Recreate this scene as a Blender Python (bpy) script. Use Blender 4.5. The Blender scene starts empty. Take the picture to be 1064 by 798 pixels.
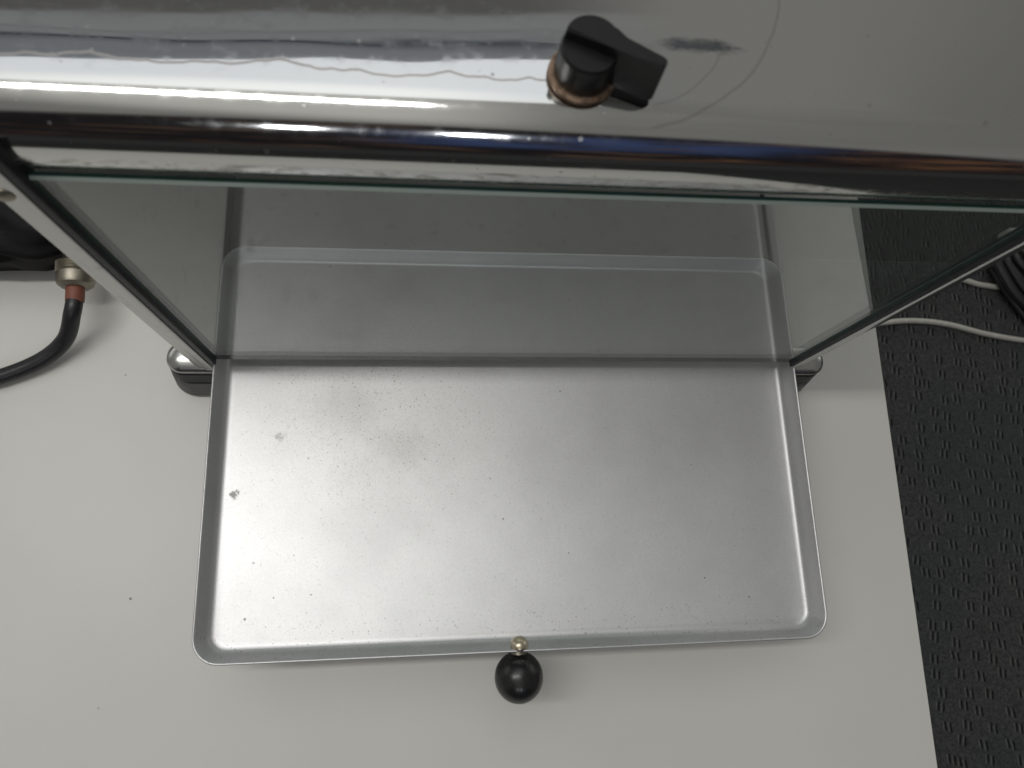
import bpy, bmesh, math, random
from mathutils import Vector, Matrix, Euler
random.seed(7)
C = bpy.context.scene.collection
S = bpy.context.scene
R = math.radians

# ------------------------------------------------------------------ camera
cam_d = bpy.data.cameras.new('camera'); cam = bpy.data.objects.new('camera', cam_d); C.objects.link(cam)
cam.location = (-0.05634, -0.12292, 0.47654)
rx, ry, rz = 0.250220, -0.117317, -0.029065
cam.rotation_euler = Euler((rx, ry, rz), 'XYZ')
cam_d.sensor_width = 36.0
cam_d.lens = 731.5 / 1064 * 36
cam_d.clip_start = 0.01; cam_d.clip_end = 200
cam_d.dof.use_dof = True; cam_d.dof.focus_distance = 0.45; cam_d.dof.aperture_fstop = 13.0
S.camera = cam

# ------------------------------------------------------------------ node helpers
class N:
    """tiny wrapper that chains shader nodes"""
    def __init__(s, tree): s.t = tree; s.n = tree.nodes; s.l = tree.links
    def new(s, kind, **kw):
        n = s.n.new(kind)
        for k, v in kw.items(): setattr(n, k, v)
        return n
    def put(s, sock, v):
        if isinstance(v, bpy.types.NodeSocket): s.l.new(v, sock)
        else: sock.default_value = v
    def m(s, op, a, b=0.0, c=0.0, clamp=False):
        n = s.new('ShaderNodeMath', operation=op, use_clamp=clamp)
        s.put(n.inputs[0], a); s.put(n.inputs[1], b); s.put(n.inputs[2], c)
        return n.outputs[0]
    def smooth(s, v, a, b, lo=0.0, hi=1.0):
        n = s.new('ShaderNodeMapRange', interpolation_type='SMOOTHSTEP')
        s.put(n.inputs[0], v); n.inputs[1].default_value = a; n.inputs[2].default_value = b
        n.inputs[3].default_value = lo; n.inputs[4].default_value = hi
        return n.outputs[0]
    def mix(s, f, a, b, blend='MIX'):
        n = s.new('ShaderNodeMix', data_type='RGBA', blend_type=blend)
        s.put(n.inputs[0], f)
        s.put(n.inputs[6], a if isinstance(a, bpy.types.NodeSocket) else (*a, 1))
        s.put(n.inputs[7], b if isinstance(b, bpy.types.NodeSocket) else (*b, 1))
        return n.outputs[2]
    def noise(s, vec, scale, detail=2.0, rough=0.5, w=0.0, dim='3D'):
        n = s.new('ShaderNodeTexNoise', noise_dimensions=dim)
        s.put(n.inputs['Vector'], vec); n.inputs['Scale'].default_value = scale
        n.inputs['Detail'].default_value = detail; n.inputs['Roughness'].default_value = rough
        return n.outputs[0]
    def vec(s, x, y, z=0.0):
        n = s.new('ShaderNodeCombineXYZ')
        s.put(n.inputs[0], x); s.put(n.inputs[1], y); s.put(n.inputs[2], z)
        return n.outputs[0]
    def sep(s, v):
        n = s.new('ShaderNodeSeparateXYZ'); s.put(n.inputs[0], v); return n.outputs
    def geo(s): return s.new('ShaderNodeNewGeometry')
    def pos(s): return s.geo().outputs['Position']
    def mapped(s, v, scale, off=(0, 0, 0)):
        n = s.new('ShaderNodeMapping'); s.put(n.inputs[0], v)
        n.inputs['Scale'].default_value = scale; n.inputs['Location'].default_value = off
        return n.outputs[0]
    def specks(s, vec, scale, size, keep, seed=0.0):
        """small irregular dots: voronoi cells, only a share of them kept"""
        v = s.new('ShaderNodeTexVoronoi', feature='F1'); s.put(v.inputs['Vector'], s.mapped(vec, (1, 1, 1), (seed, seed * 1.7, 0)))
        v.inputs['Scale'].default_value = scale
        rnd = s.sep(v.outputs['Color'])
        rad = s.m('MULTIPLY', rnd[1], size)
        dot = s.m('LESS_THAN', v.outputs['Distance'], rad)
        return s.m('MULTIPLY', dot, s.m('LESS_THAN', rnd[0], keep))
    def blob(s, xyz, cx, cy, rx_, ry_=None, soft=0.5, warp=None):
        ry_ = ry_ or rx_
        dx = s.m('DIVIDE', s.m('SUBTRACT', xyz[0], cx), rx_); dy = s.m('DIVIDE', s.m('SUBTRACT', xyz[1], cy), ry_)
        d = s.m('SQRT', s.m('ADD', s.m('MULTIPLY', dx, dx), s.m('MULTIPLY', dy, dy)))
        if warp is not None: d = s.m('ADD', d, warp)
        return s.smooth(d, 1 - soft, 1 + soft * .3, 1, 0)
    def bump(s, h, strength, dist):
        b = s.new('ShaderNodeBump'); s.put(b.inputs['Height'], h)
        b.inputs['Strength'].default_value = strength; b.inputs['Distance'].default_value = dist
        return b.outputs[0]

def mat(name, color=(.5, .5, .5), rough=.5, metal=0.0, **kw):
    m = bpy.data.materials.new(name); m.use_nodes = True
    b = m.node_tree.nodes['Principled BSDF']
    b.inputs['Base Color'].default_value = (*color, 1); b.inputs['Roughness'].default_value = rough
    b.inputs['Metallic'].default_value = metal
    for k, v in kw.items(): b.inputs[k].default_value = v
    return m, N(m.node_tree), b

# ------------------------------------------------------------------ world: the dim room that the chrome mirrors
w = bpy.data.worlds.new('World'); S.world = w; w.use_nodes = True
k = N(w.node_tree); bg = w.node_tree.nodes['Background']
gen = k.new('ShaderNodeTexCoord').outputs['Generated']
X, Y, Z = k.sep(gen)
ceil_n = k.noise(k.mapped(gen, (2, 2, 2)), 1.0, 2)
ceiling = k.mix(k.smooth(ceil_n, .3, .7), (.185, .183, .172), (.235, .232, .220))
# ceiling beams / rails ahead on the left, seen as faint stripes in the flat top
Zs = k.m('MAXIMUM', Z, .05)
v = k.m('SUBTRACT', k.m('DIVIDE', Y, Zs), k.m('MULTIPLY', .068, k.m('DIVIDE', X, Zs)))
rmp = k.new('ShaderNodeValToRGB'); k.put(rmp.inputs[0], k.m('SUBTRACT', v, .5))
el = rmp.color_ramp.elements
stops = [(.0, (.20, .21, .22)), (.318, (.20, .21, .225)), (.322, (.16, .165, .18)), (.329, (.15, .155, .175)), (.331, (.035, .04, .055)), (.336, (.04, .045, .06)), (.338, (.235, .25, .255)),
         (.358, (.215, .225, .23)), (.360, (.13, .135, .14)), (.362, (.25, .262, .265)), (.396, (.225, .23, .232)), (.400, (.11, .108, .105)), (.46, (.12, .118, .115)), (.47, (.17, .17, .165))]
el[0].position, el[0].color = stops[0][0], (*stops[0][1], 1); el[1].position, el[1].color = stops[-1][0], (*stops[-1][1], 1)
for p_, c_ in stops[1:-1]:
    e_ = el.new(p_); e_.color = (*c_, 1)
stripe_col = rmp.outputs[0]
stripe_mask = k.m('MULTIPLY', k.smooth(k.m('DIVIDE', X, Zs), .48, .12, 0, 1), k.smooth(Y, .35, .45))
ceiling = k.mix(stripe_mask, ceiling, stripe_col)
# the room behind the viewer: dark with brown and blue things
sn = k.noise(k.vec(k.m('MULTIPLY', X, 6.0), 3.0, k.m('MULTIPLY', Z, 8)), 1.0, 5, .65)
bn = k.noise(k.vec(k.m('MULTIPLY', X, 7.0), 9.0, k.m('MULTIPLY', Z, 5)), 1.0, 5, .65)
dark = k.mix(k.smooth(sn, .48, .72), (.012, .011, .012), k.mix(k.smooth(X, .25, .5), (.10, .062, .042), (.21, .105, .055)))
bm = k.m('MULTIPLY', k.smooth(bn, .36, .60), k.m('MULTIPLY', k.smooth(X, -.16, .06), k.smooth(X, .60, .34)))
bm = k.m('MULTIPLY', bm, k.m('MULTIPLY', k.smooth(Z, .22, .36), k.smooth(Z, .72, .62)))
dark = k.mix(bm, dark, (.038, .058, .13))
ceiling = k.mix(k.m('MULTIPLY', k.m('MULTIPLY', k.smooth(Z, .76, .93), k.smooth(X, .25, -.05)), .9), ceiling, (.60, .595, .56))   # ceiling lit round the lamps
ceiling = k.mix(k.smooth(X, .45, .9), ceiling, (.15, .148, .14))
fill_band = k.m('MULTIPLY', k.smooth(Y, .15, .35), k.m('MULTIPLY', k.smooth(Z, .50, .40), k.smooth(Z, .0, .06)))
ceiling = k.mix(fill_band, ceiling, (.85, .85, .82))   # unseen glow added low behind the cabinet to brighten its interior
back = k.smooth(k.m('MULTIPLY', Y, -1), .58, .66)
col = k.mix(back, ceiling, dark)
col = k.mix(k.smooth(Z, .06, -.02), col, (.03, .03, .03))
k.put(bg.inputs[0], col); bg.inputs[1].default_value = 1.0

# ------------------------------------------------------------------ lamps on the ceiling
def lamp(name, loc, sx, sy, power, color, rot=(0, 0, 0)):
    d = bpy.data.lights.new(name, 'AREA'); d.shape = 'RECTANGLE'; d.size = sx; d.size_y = sy
    d.energy = power; d.color = color
    o = bpy.data.objects.new(name, d); C.objects.link(o); o.location = loc; o.rotation_euler = rot
    return o
lamp('ceiling_lamp', (-.46, .010, 1.15), .80, .06, 4.2, (1, .985, .95))
lamp('ceiling_lamp', (-.51, 1.05, 2.4), 2.2, 1.18, 6.8, (.94, .97, 1.0), (0, 0, R(6.0)))
lamp('ceiling_lamp', (.16, -2.6, 2.3), .13, .20, 4, (.92, .95, 1.0), (R(48), 0, 0))
lamp('ceiling_lamp', (-.66, -2.6, 2.3), .13, .17, 4, (.95, .97, 1.0), (R(48), 0, 0))

S.view_settings.view_transform = 'Standard'; S.view_settings.look = 'None'
S.view_settings.exposure = -0.03; S.view_settings.gamma = 1.0; S.view_settings.use_curve_mapping = False
S.cycles.max_bounces = 16; S.cycles.transparent_max_bounces = 24; S.cycles.glossy_bounces = 8
S.cycles.sample_clamp_indirect = 4.0; S.cycles.blur_glossy = 0.2

# ------------------------------------------------------------------ materials
ZTOP = .2916   # height of the flat chrome top
def stain_line(k, y, target, width): return k.smooth(k.m('ABSOLUTE', k.m('SUBTRACT', y, target)), width * .4, width, 1, 0)

def make_chrome_top():
    m, k, b = mat('polished_chrome', (.62, .62, .61), .03, 1.0)
    p = k.pos(); xyz = k.sep(p); x, y, z = xyz
    wav = k.noise(k.mapped(p, (10, 26, 26)), 1.0, 2, .45)
    k.put(b.inputs['Normal'], k.bump(wav, .22, .0007))
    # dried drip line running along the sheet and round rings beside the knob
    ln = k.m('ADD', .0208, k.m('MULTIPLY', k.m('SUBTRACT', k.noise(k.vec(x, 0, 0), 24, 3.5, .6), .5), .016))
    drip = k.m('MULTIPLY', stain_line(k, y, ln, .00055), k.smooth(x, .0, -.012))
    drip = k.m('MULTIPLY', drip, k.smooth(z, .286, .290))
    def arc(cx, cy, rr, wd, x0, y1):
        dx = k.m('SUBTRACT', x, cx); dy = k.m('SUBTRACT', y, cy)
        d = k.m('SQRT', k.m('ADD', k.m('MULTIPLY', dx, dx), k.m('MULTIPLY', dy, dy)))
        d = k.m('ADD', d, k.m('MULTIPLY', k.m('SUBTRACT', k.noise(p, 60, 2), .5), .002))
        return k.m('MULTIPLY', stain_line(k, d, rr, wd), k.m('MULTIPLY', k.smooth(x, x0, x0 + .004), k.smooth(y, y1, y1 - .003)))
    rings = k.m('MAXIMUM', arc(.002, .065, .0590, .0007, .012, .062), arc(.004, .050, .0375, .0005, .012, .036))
    haze_n = k.noise(p, 180, 4, .65)
    spots = k.m('MAXIMUM', k.specks(p, 220, .20, .16), k.specks(p, 520, .28, .05, 3.0))
    # mottled dull film on the lower lip of the roll
    lip = k.smooth(z, .2760, .2725)
    mot = k.m('MULTIPLY', lip, k.smooth(k.noise(k.mapped(p, (150, 420, 420)), 1.0, 5, .72), .46, .66))
    film = k.m('MULTIPLY', lip, .35)
    # dark ragged patch right of the knob
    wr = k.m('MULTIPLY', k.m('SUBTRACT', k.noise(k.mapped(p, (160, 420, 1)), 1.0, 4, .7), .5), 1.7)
    dark_patch = k.m('MULTIPLY', k.blob(xyz, .0315, .0368, .0140, .0030, .55, wr), k.smooth(z, .288, .290))
    scratch = k.m('MULTIPLY', k.smooth(k.noise(k.mapped(p, (35, 900, 1)), 1.0, 2, .6), .70, .74), .35)
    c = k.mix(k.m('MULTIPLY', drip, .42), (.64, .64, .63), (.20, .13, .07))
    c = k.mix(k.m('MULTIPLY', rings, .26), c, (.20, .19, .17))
    c = k.mix(k.m('MULTIPLY', spots, .4), c, (.24, .23, .22))
    c = k.mix(k.m('MULTIPLY', mot, .75), c, (.26, .24, .205))
    c = k.mix(k.m('MULTIPLY', dark_patch, .85), c, (.045, .05, .06))
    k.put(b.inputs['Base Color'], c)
    r = k.m('ADD', k.smooth(z, ZTOP - .0006, ZTOP - .0001, .085, .030), k.m('MULTIPLY', k.smooth(haze_n, .45, .75), .06))
    r = k.m('ADD', r, k.m('MULTIPLY', mot, .25)); r = k.m('ADD', r, k.m('MULTIPLY', dark_patch, .3))
    r = k.m('ADD', r, k.m('MULTIPLY', k.m('ADD', spots, drip), .2)); r = k.m('ADD', r, k.m('MULTIPLY', film, .12))
    r = k.m('ADD', r, k.m('MULTIPLY', scratch, .15))
    k.put(b.inputs['Roughness'], r)
    return m

def make_brushed(name, color, rough, lines=(1, 1, 1), amp=.12):
    m, k, b = mat(name, color, rough, 1.0)
    p = k.pos(); n = k.noise(k.mapped(p, lines), 1.0, 3, .6)
    k.put(b.inputs['Roughness'], k.m('ADD', rough - amp / 2, k.m('MULTIPLY', n, amp)))
    d = k.noise(p, 90, 4, .6)
    k.put(b.inputs['Base Color'], k.mix(k.smooth(d, .55, .8), color, tuple(c * .72 for c in color)))
    k.put(b.inputs['Normal'], k.bump(n, .06, .0003))
    return m

def make_tray():
    m, k, b = mat('satin_aluminium', (.72, .72, .725), .5, 1.0)
    p = k.pos(); xyz = k.sep(p); x, y, z = xyz
    fine = k.noise(k.mapped(p, (2600, 700, 900)), 1.0, 2, .5)
    cloud = k.noise(p, 16, 4, .6)
    wob = k.m('MULTIPLY', k.m('SUBTRACT', k.noise(p, 120, 4, .65), .5), 1.2)
    dens = k.blob(xyz, -.085, -.035, .085, .075, .9, wob)               # dusty patch upper left
    dustn = k.smooth(k.noise(k.mapped(p, (1500, 1500, 1500)), 1.0, 1, .5), .63, .70)
    s1 = k.m('MULTIPLY', k.m('MAXIMUM', dustn, k.specks(p, 1000, .45, .30)), k.m('ADD', .12, k.m('MULTIPLY', dens, .9)))
    s2 = k.m('MULTIPLY', k.specks(p, 800, .42, .10, 5.0), k.m('ADD', .30, k.m('MULTIPLY', dens, .6)))
    s3 = k.specks(p, 110, .10, .10, 9.0)
    front = k.m('MULTIPLY', k.smooth(y, -.140, -.158), k.specks(p, 900, .42, .16, 2.0))
    grime = k.m('MULTIPLY', k.blob(xyz, -.105, -.030, .030, .022, .9, wob), .20)
    grime = k.m('MAXIMUM', grime, k.m('MULTIPLY', k.blob(xyz, -.075, -.052, .022, .016, .9, wob), .22))
    grime = k.m('MAXIMUM', grime, k.m('MULTIPLY', k.blob(xyz, -.150, .092, .007, .006, .8, wob), .55))
    grime = k.m('MAXIMUM', grime, k.m('MULTIPLY', k.blob(xyz, -.130, .040, .010, .010, .9, wob), .30))
    rag = k.m('MULTIPLY', k.m('SUBTRACT', k.noise(p, 420, 4, .7), .5), 4.0)
    marks = k.m('MULTIPLY', k.blob(xyz, -.1672, -.0805, .0026, .0026, .5, rag), .75)
    marks = k.m('MAXIMUM', marks, k.m('MULTIPLY', k.blob(xyz, -.143, -.047, .0040, .0024, .6, rag), .38))
    for cx, cy, rr in ((-.1215, -.138, .0008), (-.142, -.139, .0008), (-.157, -.150, .0012), (-.0105, -.098, .0009), (-.126, -.060, .0007),
                       (.0285, -.119, .0007), (.139, -.148, .0009), (-.097, -.028, .0007), (-.132, -.116, .0006), (.112, -.136, .0008)):
        marks = k.m('MAXIMUM', marks, k.m('MULTIPLY', k.blob(xyz, cx, cy, rr * .72, rr * .72, .5), .7))
    c = k.mix(k.smooth(cloud, .35, .75), (.66, .66, .665), (.60, .60, .605))
    c = k.mix(k.m('MULTIPLY', k.smooth(k.noise(p, 1100, 3, .7), .35, .75), .30), c, (.43, .43, .44))
    c = k.mix(grime, c, (.30, .27, .23))
    c = k.mix(k.m('MULTIPLY', s1, .42), c, (.26, .24, .22))
    c = k.mix(k.m('MULTIPLY', k.m('MAXIMUM', s2, k.m('MAXIMUM', k.m('MULTIPLY', s3, .7), k.m('MULTIPLY', front, .8))), .62), c, (.12, .11, .10))
    c = k.mix(marks, c, (.07, .06, .05))
    k.put(b.inputs['Base Color'], c)
    k.put(b.inputs['Roughness'], k.m('ADD', .44, k.m('MULTIPLY', k.m('ADD', k.m('MULTIPLY', fine, .5), k.m('MULTIPLY', cloud, .35)), .09)))
    grain = k.noise(k.mapped(p, (30, 1300, 300)), 1.0, 3, .6)
    k.put(b.inputs['Normal'], k.bump(k.m('ADD', fine, k.m('MULTIPLY', grain, .5)), .14, .0002))
    return m

def make_glass(name='clear_glass', tint=(.945, .965, .955)):
    m = bpy.data.materials.new(name); m.use_nodes = True; t = m.node_tree; t.nodes.clear(); k = N(t)
    out = k.new('ShaderNodeOutputMaterial'); tr = k.new('ShaderNodeBsdfTransparent'); gl = k.new('ShaderNodeBsdfGlossy'); mx = k.new('ShaderNodeMixShader')
    tr.inputs[0].default_value = (*tint, 1); gl.inputs['Roughness'].default_value = .0; gl.inputs[0].default_value = (1, 1, 1, 1)
    fr = k.new('ShaderNodeFresnel'); bf = k.geo().outputs['Backfacing']
    k.put(fr.inputs[0], k.m('ADD', 1.5, k.m('MULTIPLY', bf, 1 / 1.5 - 1.5)))
    p = k.pos(); dust = k.m('MULTIPLY', k.smooth(k.noise(p, 45, 4, .6), .45, .8), .035)
    dust = k.m('ADD', dust, k.m('MULTIPLY', k.specks(p, 500, .25, .03), .25))
    df = k.new('ShaderNodeBsdfDiffuse'); df.inputs[0].default_value = (.5, .5, .48, 1)
    mx2 = k.new('ShaderNodeMixShader')
    k.put(mx.inputs[0], fr.outputs[0]); t.links.new(tr.outputs[0], mx.inputs[1]); t.links.new(gl.outputs[0], mx.inputs[2])
    k.put(mx2.inputs[0], dust); t.links.new(mx.outputs[0], mx2.inputs[1]); t.links.new(df.outputs[0], mx2.inputs[2])
    t.links.new(mx2.outputs[0], out.inputs[0])
    return m

def make_table():
    m, k, b = mat('white_laminate', (.66, .66, .635), .42)
    p = k.pos(); xyz = k.sep(p)
    f = k.noise(p, 900, 3, .6); g = k.noise(p, 5, 4, .55)
    c = k.mix(k.smooth(g, .3, .75), (.64, .632, .598), (.605, .597, .563))
    c = k.mix(k.m('MULTIPLY', k.specks(p, 60, .045, .10, 4.0), .5), c, (.30, .28, .26))
    c = k.mix(k.m('MULTIPLY', k.specks(p, 900, .30, .05, 1.0), .25), c, (.35, .33, .30))
    mk = k.m('MULTIPLY', k.blob(xyz, -.2370, -.1385, .0008, .0012, .5, k.m('MULTIPLY', k.m('SUBTRACT', f, .5), 2.0)), .8)
    wipe = k.noise(k.mapped(p, (7, 22, 1)), 1.0, 5, .65)
    c = k.mix(k.m('MULTIPLY', k.smooth(wipe, .55, .75), .25), c, (.56, .55, .52))
    for cx, cy, ax, ay in ((-.2222, .0130, .0040, .0004), (-.2252, .0160, .0004, .0035), (-.202, -.0085, .0035, .0004), (-.254, .004, .0008, .0008)):
        mk = k.m('MAXIMUM', mk, k.m('MULTIPLY', k.blob(xyz, cx, cy, ax, ay, .5), .5))
    c = k.mix(mk, c, (.10, .09, .08))
    k.put(b.inputs['Base Color'], c)
    k.put(b.inputs['Normal'], k.bump(f, .16, .0003)); k.put(b.inputs['Roughness'], k.m('ADD', .36, k.m('MULTIPLY', g, .12)))
    return m

def make_carpet():
    m, k, b = mat('charcoal_carpet', (.03, .03, .03), .95)
    p = k.mapped(k.pos(), (1, 1, 1)); xyz = k.sep(p)
    a = R(5)
    u = k.m('ADD', k.m('MULTIPLY', xyz[0], math.cos(a)), k.m('MULTIPLY', xyz[1], -math.sin(a)))
    v = k.m('ADD', k.m('MULTIPLY', xyz[0], math.sin(a)), k.m('MULTIPLY', xyz[1], math.cos(a)))
    cw, ch = .044, .027
    def strokes(seed):
        row = k.m('FLOOR', k.m('DIVIDE', v, ch))
        wn = k.new('ShaderNodeTexWhiteNoise', noise_dimensions='1D'); k.put(wn.inputs['W'], k.m('ADD', row, seed))
        uu = k.m('ADD', k.m('DIVIDE', u, cw), k.m('ADD', k.m('MULTIPLY', row, .37), k.m('MULTIPLY', wn.outputs[0], .30)))
        colm = k.m('FLOOR', uu)
        w2 = k.new('ShaderNodeTexWhiteNoise', noise_dimensions='2D'); k.put(w2.inputs['Vector'], k.vec(colm, row))
        jr = k.sep(w2.outputs['Color'])
        lx = k.m('MULTIPLY', k.m('SUBTRACT', k.m('SUBTRACT', uu, colm), k.m('ADD', .5, k.m('MULTIPLY', k.m('SUBTRACT', jr[0], .5), .62))), cw)
        ly = k.m('MULTIPLY', k.m('SUBTRACT', k.m('SUBTRACT', k.m('DIVIDE', v, ch), row), k.m('ADD', .5, k.m('MULTIPLY', k.m('SUBTRACT', jr[1], .5), .40))), ch)
        shear = k.m('ADD', lx, k.m('MULTIPLY', ly, k.m('MULTIPLY', k.m('SUBTRACT', jr[2], .5), .3)))
        def st(cx, cy, wd):
            dx = k.smooth(k.m('ABSOLUTE', k.m('SUBTRACT', shear, cx)), wd * .5, wd * 1.3, 1, 0)
            dy = k.smooth(k.m('ABSOLUTE', k.m('SUBTRACT', ly, cy)), .0050, .0095, 1, 0)
            return k.m('MULTIPLY', dx, dy)
        dk = k.m('MAXIMUM', st(-.0040, .001, .0020), st(.0054, -.0015, .0020))
        lt = k.m('MAXIMUM', st(-.0074, .001, .0014), st(.0018, -.0015, .0014))
        return dk, lt
    tuft = k.noise(p, 330, 4, .75); big = k.noise(p, 3.5, 2)
    dk, lt = strokes(0.0)
    rib = k.m('SINE', k.m('MULTIPLY', u, 2100))
    c = k.mix(k.smooth(tuft, .3, .75), (.026, .027, .027), (.105, .108, .106))
    c = k.mix(k.m('MULTIPLY', k.smooth(big, .4, .65), .35), c, (.042, .060, .057))
    c = k.mix(k.m('MULTIPLY', lt, k.m('MULTIPLY', tuft, 1.2)), c, (.185, .19, .184))
    c = k.mix(k.m('MULTIPLY', dk, k.m('ADD', .48, k.m('MULTIPLY', tuft, .8))), c, (.006, .006, .007))
    k.put(b.inputs['Base Color'], c)
    h = k.m('ADD', k.m('MULTIPLY', tuft, .22), k.m('ADD', k.m('MULTIPLY', rib, .06), k.m('SUBTRACT', k.m('MULTIPLY', lt, .6), dk)))
    k.put(b.inputs['Normal'], k.bump(h, .6, .003))
    b.inputs['Specular IOR Level'].default_value = .1
    return m

def make_plastic(name, color, rough, nscale=300, namp=.05, spec=.5):
    m, k, b = mat(name, color, rough); p = k.pos()
    n = k.noise(p, nscale, 3, .6)
    k.put(b.inputs['Normal'], k.bump(n, namp, .001)); k.put(b.inputs['Roughness'], k.m('ADD', rough - .06, k.m('MULTIPLY', n, .14)))
    c2 = tuple(min(1, c * 1.6 + .006) for c in color)
    k.put(b.inputs['Base Color'], k.mix(k.smooth(k.noise(p, 60, 4, .65), .55, .85), color, c2))
    b.inputs['Specular IOR Level'].default_value = spec
    return m

def make_dirty_brass():
    m, k, b = mat('tarnished_brass', (.30, .20, .13), .5, .55); p = k.pos()
    n = k.noise(p, 350, 4, .7)
    k.put(b.inputs['Base Color'], k.mix(k.smooth(n, .35, .7), (.26, .18, .125), (.085, .050, .032)))
    k.put(b.inputs['Roughness'], k.m('ADD', .3, k.m('MULTIPLY', n, .4)))
    return m

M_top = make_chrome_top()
M_chrome = make_brushed('worn_chrome', (.52, .52, .51), .25, (300, 300, 12), .10)
M_panel = make_brushed('satin_steel', (.50, .50, .485), .42, (40, 40, 900), .10)
M_dark = make_brushed('dark_steel', (.32, .318, .31), .5, (40, 40, 900), .10)
M_tray = make_tray()
M_glass = make_glass()
M_dimmed = make_glass('dimmed_glass', (.78, .785, .78))  # grey tint stands in for light lost to reflections in the panes
M_edge = mat('green_glass_edge', (.022, .060, .050), .3)[0]
M_under = mat('dark_glass_edge', (.010, .009, .014), .6, **{'Specular IOR Level': .1})[0]
M_arris = mat('ground_glass_arris', (.24, .28, .26), .4)[0]
M_table = make_table()
M_carpet = make_carpet()
M_gasket = make_plastic('black_rubber_gasket', (.012, .011, .015), .45)
M_knob = make_plastic('black_bakelite', (.007, .007, .0075), .36, 600, .04, .35)
M_ball = make_plastic('black_plastic_ball', (.009, .009, .0095), .28, 700, .015)
M_rub_b = make_plastic('black_rubber', (.012, .012, .013), .5)
M_rub_g = make_plastic('grey_rubber', (.10, .10, .098), .55)
M_brass = make_dirty_brass()
M_nickel = make_brushed('nickel', (.30, .275, .225), .45, (500, 500, 500), .2)
M_screw = make_brushed('yellowed_steel', (.60, .53, .40), .34, (400, 400, 400), .1)
M_collar = make_plastic('red_brown_sleeve', (.19, .062, .038), .55, 250, .15)
M_cable = make_plastic('black_cable_rubber', (.012, .012, .014), .38, 200, .1)
M_white = make_plastic('off_white_cable', (.52, .51, .46), .45, 200, .05)
M_edgeband = mat('table_edge_band', (.35, .34, .32), .5)[0]
M_leg = make_plastic('grey_painted_steel', (.25, .25, .25), .45)

def make_case():
    m, k, b = mat('black_leatherette', (.007, .0065, .007), .62, **{'Specular IOR Level': .16}); p = k.pos()
    n = k.noise(k.mapped(p, (45, 110, 60)), 1.0, 4, .6); g = k.noise(p, 900, 2)
    k.put(b.inputs['Normal'], k.bump(k.m('ADD', n, k.m('MULTIPLY', g, .05)), .35, .003))
    return m
M_case = make_case()

# ------------------------------------------------------------------ mesh helpers
def link(name, bm_, material, parent=None, smooth=True, angle=35, mods=()):
    me = bpy.data.meshes.new(name)
    o = bpy.data.objects.new(name, me); C.objects.link(o)
    if parent is not None:
        o.parent = parent
        W = Vector((0, 0, 0)); q = parent
        while q is not None: W += q.location; q = q.parent
        bmesh.ops.translate(bm_, verts=bm_.verts, vec=-W)
    bmesh.ops.recalc_face_normals(bm_, faces=bm_.faces)
    bm_.to_mesh(me); bm_.free()
    for mm in (material if isinstance(material, (list, tuple)) else [material]): me.materials.append(mm)
    if smooth:
        me.polygons.foreach_set('use_smooth', [True] * len(me.polygons))
        me.set_sharp_from_angle(angle=R(angle))
    return o

def tag(o, label, cat, group=None, kind=None):
    o['label'] = label; o['category'] = cat
    if group: o['group'] = group
    if kind: o['kind'] = kind
    return o

def empty(name, loc, label, cat, group=None):
    o = bpy.data.objects.new(name, None); C.objects.link(o); o.location = loc; o.empty_display_size = .02
    return tag(o, label, cat, group)

def box(x0, x1, y0, y1, z0, z1, bevel=0.0, seg=2, bm_=None):
    b = bmesh.new()
    bmesh.ops.create_cube(b, size=1)
    for v in b.verts: v.co = Vector((x0 + (v.co.x + .5) * (x1 - x0), y0 + (v.co.y + .5) * (y1 - y0), z0 + (v.co.z + .5) * (z1 - z0)))
    if bevel: bmesh.ops.bevel(b, geom=b.edges[:], offset=bevel, segments=seg, affect='EDGES', profile=.5)
    if bm_ is not None:
        me = bpy.data.meshes.new('tmp'); b.to_mesh(me); b.free(); bm_.from_mesh(me); bpy.data.meshes.remove(me); return bm_
    return b

def lathe(profile, origin, axis=(0, 0, 1), n=48, sx=1, sy=1):
    """profile: (radius, height) pairs, turned about axis at origin"""
    b = bmesh.new(); q = Vector((0, 0, 1)).rotation_difference(Vector(axis).normalized()); o = Vector(origin)
    rings = []
    for r, h in profile:
        if r < 1e-7: rings.append([b.verts.new(o + q @ Vector((0, 0, h)))])
        else: rings.append([b.verts.new(o + q @ Vector((r * sx * math.cos(2 * math.pi * i / n), r * sy * math.sin(2 * math.pi * i / n), h))) for i in range(n)])
    for A, B in zip(rings, rings[1:]):
        if len(A) == 1 and len(B) == 1: continue
        for i in range(n):
            j = (i + 1) % n
            if len(A) == 1: b.faces.new((A[0], B[i], B[j]))
            elif len(B) == 1: b.faces.new((A[i], A[j], B[0]))
            else: b.faces.new((A[i], A[j], B[j], B[i]))
    return b

def catmull(pts, per=12):
    P = [Vector(p) for p in pts]; P = [2 * P[0] - P[1]] + P + [2 * P[-1] - P[-2]]; out = []
    for i in range(1, len(P) - 2):
        a, b, c, d = P[i - 1:i + 3]
        for s in range(per):
            t = s / per
            out.append(.5 * ((2 * b) + (c - a) * t + (2 * a - 5 * b + 4 * c - d) * t * t + (3 * b - a - 3 * c + d) * t ** 3))
    out.append(P[-2]); return out

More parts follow.
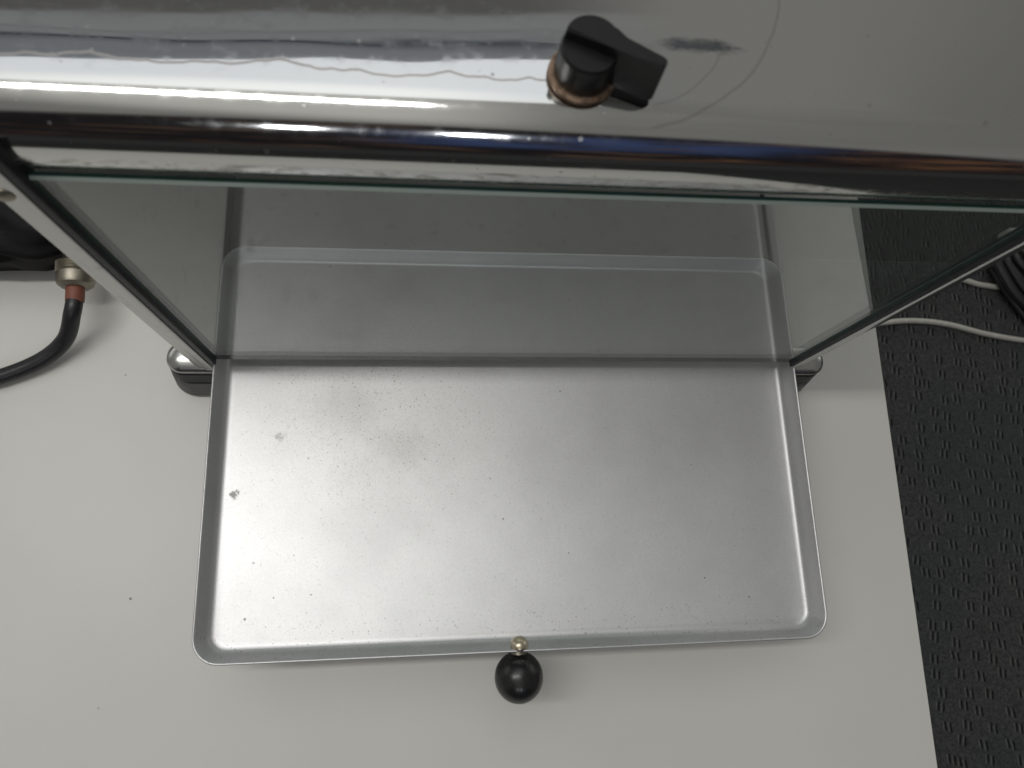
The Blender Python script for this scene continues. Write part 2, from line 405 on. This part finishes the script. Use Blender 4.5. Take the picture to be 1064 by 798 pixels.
def tube(pts, r, n=14, per=12, bm_=None):
    b = bm_ or bmesh.new(); path = catmull(pts, per); rings = []
    up = Vector((0, 0, 1))
    for i, p in enumerate(path):
        t = (path[min(i + 1, len(path) - 1)] - path[max(i - 1, 0)]).normalized()
        s = t.cross(up); s = s.normalized() if s.length > 1e-4 else Vector((1, 0, 0)); u = s.cross(t)
        rings.append([b.verts.new(p + r * (math.cos(2 * math.pi * k_ / n) * s + math.sin(2 * math.pi * k_ / n) * u)) for k_ in range(n)])
    for A, B in zip(rings, rings[1:]):
        for i in range(n): j = (i + 1) % n; b.faces.new((A[i], A[j], B[j], B[i]))
    b.faces.new(rings[0]); b.faces.new(list(reversed(rings[-1])))
    return b

def rrect(x0, x1, y0, y1, r, z, seg=8):
    pts = []
    for cx, cy, a0 in ((x1 - r, y1 - r, 0), (x0 + r, y1 - r, 90), (x0 + r, y0 + r, 180), (x1 - r, y0 + r, 270)):
        for i in range(seg + 1):
            a = R(a0 + 90 * i / seg); pts.append(Vector((cx + r * math.cos(a), cy + r * math.sin(a), z)))
    return pts

# ------------------------------------------------------------------ floor and table
fb = bmesh.new(); bmesh.ops.create_grid(fb, x_segments=2, y_segments=2, size=6); bmesh.ops.translate(fb, verts=fb.verts, vec=(0, 0, -.72))
floor = link('carpet_floor', fb, M_carpet, smooth=False); floor['kind'] = 'structure'

tab = empty('white_table', (-.5, 0, -.72), 'white laminate table with a straight edge above the dark carpet', 'table')
def table_pt(x, y): a = R(1.33); return (.2855 + x * math.cos(a) - y * math.sin(a) * -1, y)
tb = bmesh.new()
def tx(y): return .2854 + .0233 * y
cor = [(-1.25, -.62), (tx(-.62), -.62), (tx(.75), .75), (-1.25, .75)]
lo = [tb.verts.new((x, y, -.026)) for x, y in cor]; hi = [tb.verts.new((x, y, 0)) for x, y in cor]
tb.faces.new(hi); tb.faces.new(list(reversed(lo)))
for i in range(4): j = (i + 1) % 4; tb.faces.new((lo[i], lo[j], hi[j], hi[i]))
bmesh.ops.bevel(tb, geom=tb.edges[:], offset=.0009, segments=2, affect='EDGES')
link('tabletop', tb, M_table, tab)
for lx, ly in ((-1.18, -.55), (.20, -.55), (.20, .68), (-1.18, .68)):
    link('leg', box(lx - .02, lx + .02, ly - .02, ly + .02, -.72, -.0262, .003), M_leg, tab)

# ------------------------------------------------------------------ display cabinet
cab = empty('display_warmer', (0, .15, 0), 'chrome and glass countertop display warmer with a black control knob on top', 'display cabinet')
TB = .0690; r_roll = .0185; cy_, cz_ = .0164, .2731; ZT = cz_ + r_roll; YB = .30; HW = .1935
prof = [(.030, .2560), (.0105, .2560)]
for a in range(128, -1, -4):
    prof.append((cy_ - r_roll * math.sin(R(a)), cz_ + r_roll * math.cos(R(a))))
for yy in (.03, .05, .08, .12, .17, .23): prof.append((yy, ZT))
for a in range(0, 91, 10): prof.append((YB - .006 + .006 * math.sin(R(a)), ZT - .006 + .006 * math.cos(R(a))))
prof += [(YB, .2560)]
b = bmesh.new(); xs = [-HW + i * 2 * HW / 12 for i in range(13)]
rings = [[b.verts.new((x, y, z)) for y, z in prof] for x in xs]
for A, B in zip(rings, rings[1:]):
    for i in range(len(prof)): j = (i + 1) % len(prof); b.faces.new((A[i], A[j], B[j], B[i]))
b.faces.new(rings[0]); b.faces.new(list(reversed(rings[-1])))
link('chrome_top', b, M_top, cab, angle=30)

# control knob
KX, KY = -.0088, .0224
kn_prof = [(0, .0022), (.0086, .0022), (.0090, .003), (.0088, .0125), (.0083, .0133), (0, .0133)]
b = lathe(kn_prof, (KX, KY, ZT), n=56)
ang = R(-22)
def rot2(x, y): return (KX + x * math.cos(ang) - y * math.sin(ang), KY + x * math.sin(ang) + y * math.cos(ang))
# raised grip: half disc behind, straight front wall, pointer running out to the side
h0, h1 = .0040, .0172
outl = [(-.0082, -.0004)]
outl += [(.0082 * math.cos(R(a)), .0082 * math.sin(R(a))) for a in range(176, 40, -8)]
outl += [(.0092, .0042), (.0205, .0040), (.0220, .0037), (.0229, .0029), (.0231, .0018), (.0230, .0006), (.0224, -.0004), (.0210, -.0008), (.0085, -.0006)]
lo = []; hi = []
for (x, y) in outl:
    low = h0 if x < .0085 else .0026
    X_, Y_ = rot2(x, y); lo.append(b.verts.new((X_, Y_, ZT + low))); X2, Y2 = rot2(x * .985, y * .96); hi.append(b.verts.new((X2, Y2, ZT + h1)))
f1 = b.faces.new(hi); f0 = b.faces.new(list(reversed(lo))); n_ = len(outl)
for i in range(n_): j = (i + 1) % n_; b.faces.new((lo[i], lo[j], hi[j], hi[i]))
bmesh.ops.bevel(b, geom=[e for e in f1.edges], offset=.0006, segments=3, affect='EDGES')
knob = link('control_knob', b, M_knob, cab, angle=28)
link('washer', lathe([(.0062, .0003), (.0103, .0003), (.0107, .0010), (.0106, .0020), (.0098, .0026), (.0062, .0026)], (KX, KY, ZT), n=56), M_brass, knob)

# glass panes
def pane(name, x0, x1, y0, y1, z0, z1, thin, glass):
    b = box(x0, x1, y0, y1, z0, z1)
    if thin == 'y':
        ed = [e for e in b.edges if all(abs(v.co.z - z1) < 1e-6 and abs(v.co.y - y0) < 1e-6 for v in e.verts)]
        bmesh.ops.bevel(b, geom=ed, offset=.0010, segments=1, affect='EDGES')
    b.faces.ensure_lookup_table(); ax = 'xyz'.index(thin)
    o = link(name, b, [glass, M_edge, M_under, M_arris], cab, smooth=False)
    for p_ in o.data.polygons:
        nn = p_.normal
        if nn.z > .3 and nn.z < .95: p_.material_index = 3
        elif abs(nn[ax]) < .5: p_.material_index = 2 if nn.z < -.5 else 1
    return o
pane('front_pane', -.1791, .1778, -.0034, -.0009, .0640, .2645, 'y', M_glass)
pane('side_pane', .1808, .1832, .0020, .2900, .0457, .2556, 'x', M_dimmed)
link('side_panel', box(-.1842, -.1808, .0020, .2900, .0457, .2556, .0006), M_panel, cab)
pane('back_pane', -.1800, .1795, .2860, .2890, .0460, .2556, 'y', M_glass)

# corner posts with black gaskets
def post(sx, y_front, wide, gx0, gx1, name='corner_post'):
    b = bmesh.new(); s = sx
    xi, xo = gx1, gx1 + wide
    xm = xi + wide * .52
    box(min(s * xi, s * xm), max(s * xi, s * xm), y_front, y_front + .0035, .0500, .2820, .0007, 3, b)
    box(min(s * (xm - .0002), s * xo), max(s * (xm - .0002), s * xo), y_front + .0012, y_front + .0033, .0500, .2820, .0007, 3, b)
    return b
p1 = link('corner_post', post(-1, -.0066, .0100, .1798, .1826), M_chrome, cab)
link('gasket', box(-.1824, -.1792, -.0060, .0015, .0600, .2815, .0004), M_gasket, p1)
link('bolt', lathe([(0, .0016), (.0022, .0013), (.0034, .0004), (.0034, -.0006)], (-.1885, -.0066, .2595), (0, -1, 0), 20), M_nickel, p1)
p2 = link('corner_post', post(1, -.0066, .0070, .1780, .1792), M_chrome, cab)
link('gasket', box(.1780, .1790, -.0056, -.0006, .0600, .2640, .0003), M_gasket, p2)
for s in (-1, 1):
    link('corner_post', box(min(s * .1850, s * .1930), max(s * .1850, s * .1930), .2905, .2985, .0500, .2558, .001), M_chrome, cab)

# base: floor plate and side skirts
link('base_plate', box(-.1850, .1850, .0035, .2960, .0420, .0455, .0008), M_dark, cab)

# feet
def oval(levels, cx, cy, hx, hy):
    b = bmesh.new(); L = []
    for ins, z in levels:
        x0, x1, y0, y1 = cx - hx + ins, cx + hx - ins, cy - hy + ins, cy + hy - ins
        L.append([b.verts.new(p) for p in rrect(x0, x1, y0, y1, min(x1 - x0, y1 - y0) * .485, z, 12)])
    for A, B in zip(L, L[1:]):
        for i in range(len(A)): j = (i + 1) % len(A); b.faces.new((A[i], A[j], B[j], B[i]))
    b.faces.new(L[0]); b.faces.new(list(reversed(L[-1])))
    return b
def foot(cx, cy):
    f = link('foot', oval([(.0025, .0003), (.0008, .0012), (.0, .004), (.0028, .0185), (.0040, .0195)], cx, cy, .034, .0165), M_rub_g, cab)
    link('rubber_ring', oval([(.0055, .0197), (.0060, .0225), (.0040, .0240), (.0058, .0335), (.0072, .0345)], cx, cy, .034, .0165), M_rub_b, f)
    link('chrome_cap', oval([(.0074, .0347), (.0066, .0358), (.0062, .0372), (.0068, .0384), (.0082, .0397), (.0105, .0409), (.0130, .0416), (.0160, .0419)], cx, cy, .034, .0165), M_chrome, f)
for s in (-1, 1):
    for fy in (.0055, .270): foot(s * .1880, fy)

# ------------------------------------------------------------------ baking tray
YF, YR, ZR, ZF = -.1715, TB, .0620, .0485
tray = empty('baking_tray', (0, YF, ZF), 'shallow satin aluminium tray pulled halfway out under the glass front', 'tray')
b = bmesh.new(); loops = []
# (inset at sides, inset at front, height, corner radius)
for ins, insf, z, rr in ((0, 0, ZR, .0138), (.0007, .0006, ZR - .0010, .0134), (.0024, .0024, ZR - .0070, .0124), (.0034, .0035, ZR - .0102, .0114),
                         (.0043, .0045, ZR - .0122, .0106), (.0056, .0059, ZR - .0132, .0096), (.0076, .0079, ZF, .0082)):
    loops.append([b.verts.new(p) for p in rrect(-.18 + ins, .18 - ins, YF + insf, YR - ins * .6, rr, z)])
for A, B in zip(loops, loops[1:]):
    for i in range(len(A)): j = (i + 1) % len(A); b.faces.new((A[i], A[j], B[j], B[i]))
b.faces.new(loops[-1])
body = link('tray_pan', b, M_tray, tray, angle=60)
sol = body.modifiers.new('sheet', 'SOLIDIFY'); sol.thickness = .0008; sol.offset = -1 if body.data.polygons[-1].normal.z > 0 else 1
BX, BZ = -.0042, .0520
knb = link('ball_knob', lathe([(.0, -.0001)] + [(max(.0138 * math.sin(R(a)), .0), .0141 - .0141 * math.cos(R(a)) - .0006) for a in range(14, 180, 6)] + [(0, .0276)], (BX, YF - .0016, BZ), (0, -1, 0), 64), M_ball, tray, angle=80)
link('shank', lathe([(0, -.004), (.0046, -.004), (.0046, .0015), (0, .0015)], (BX, YF - .0012, BZ + .002), (0, -1, 0), 24), M_nickel, knb)
link('screw_head', lathe([(.0050, .0), (.0050, .0014), (.0047, .0026), (.0037, .0040), (.0020, .0049), (0, .0052)], (BX, YF + .0022, ZR - .0042), (0, .80, .60), 28), M_screw, tray)

# ------------------------------------------------------------------ black case with the plugged-in cable
b = bmesh.new(); bmesh.ops.create_uvsphere(b, u_segments=96, v_segments=48, radius=1)
from mathutils import noise as mnoise
for v in b.verts:
    c = v.co; e = .45
    q = Vector([math.copysign(abs(t) ** e, t) for t in c])
    p = Vector((-.350 + q.x * .078, .150 + q.y * .082, .028 + q.z * .0275))
    d = mnoise.noise(p * 26) * .006 + mnoise.noise(Vector((p.x * 40, p.y * 120, p.z * 40))) * .0022
    d += .0016 * math.sin((p.z * 1.0 + p.x * .25 + .006 * mnoise.noise(p * 18)) * 520) * max(0, min(1, (.14 - p.y) / .04))   # folds along the front
    v.co = p + c.normalized() * d
    v.co.z = max(v.co.z, .0006)
tag(link('black_case', b, M_case, angle=80), 'black wrinkled case lying behind the left corner post', 'case')

cab_loc = Vector((-.2775, .0720, .0330)); ax = Vector((.06, -1, -.06)).normalized()
cbl = empty('power_cable', cab_loc, 'thick black cable with a round nickel connector curving over the white table', 'cable')
pr = [(0, -.004), (.0072, -.004), (.0072, .0030), (.0105, .0034)]
h = .0036
for i in range(7): pr += [(.0108, h), (.0113, h + .0004), (.0108, h + .0008)]; h += .0009
pr += [(.0104, h + .0003), (.0109, h + .0008), (.0109, h + .0060), (.0102, h + .0080), (.0080, h + .0098), (.0066, h + .0102), (0, h + .0102)]
con = link('connector', lathe(pr, cab_loc, ax, 40), M_nickel, cbl, angle=25)
e0 = cab_loc + ax * (h + .0102)
e1 = e0 + ax * .0085
link('sleeve', tube([e0, e0 + ax * .004, e1 + Vector((-.0004, 0, -.0006))], .0054, 20), M_collar, cbl)
link('sheath', tube([e1 - ax * .003, e1 + ax * .007 + Vector((-.002, 0, -.0015)), (-.2870, .0230, .0150), (-.3050, .0100, .0085), (-.3350, -.0020, .0068), (-.3750, -.010, .0068), (-.45, .02, .0068), (-.52, .12, .0068)], .0050, 20), M_cable, cbl)

# ------------------------------------------------------------------ cables on the carpet
FZ = -.72
def fl(pts, r): return [(x, y, FZ + r) for x, y in pts]
tag(link('floor_cable', tube(fl([(1.27, .43), (1.17, .385), (1.10, .379), (1.04, .384), (.985, .3955), (.925, .369), (.868, .340), (.805, .312), (.745, .296), (.735, .289), (.765, .290), (.795, .2985), (.87, .3065), (.946, .3010), (1.03, .281), (1.115, .268), (1.22, .262), (1.35, .29)], .0052), .0052), M_white),
    'off-white cable looping over the carpet beside the table edge', 'cable')
b = bmesh.new()
for i in range(9):
    z = FZ + .008 + .010 * (i % 3); d = .015 * i; q = [random.uniform(-.008, .008) for _ in range(8)]
    tube([(1.065 + d * .5 + q[0], .440 + d * .1 + q[1], z), (1.060 + d * .55 + q[2], .405 + d * .1 + q[3], z + .012), (1.092 + d * .7 + q[4], .345 + d * .2 + q[5], z + .008), (1.155 + d * .7 + q[6], .285 + d * .3 + q[7], z), (1.26 + d, .235 + d * .5, z)], random.choice((.006, .0085, .0105)), 10, 8, b)
tag(link('cable_bundle', b, M_rub_b), 'thick bundle of black cables on the carpet at the right edge', 'cable bundle')
pb = empty('power_board', (1.20, .47, FZ), 'white power board on the carpet behind the black cable bundle', 'power board')
link('board_body', box(1.100, 1.40, .447, .497, FZ + .0005, FZ + .036, .006, 4), M_white, pb)
for i in range(4):
    link('socket', lathe([(0, .0012), (.0175, .0012), (.0185, 0)], (1.150 + i * .062, .472, FZ + .0362), n=32), M_leg, pb)
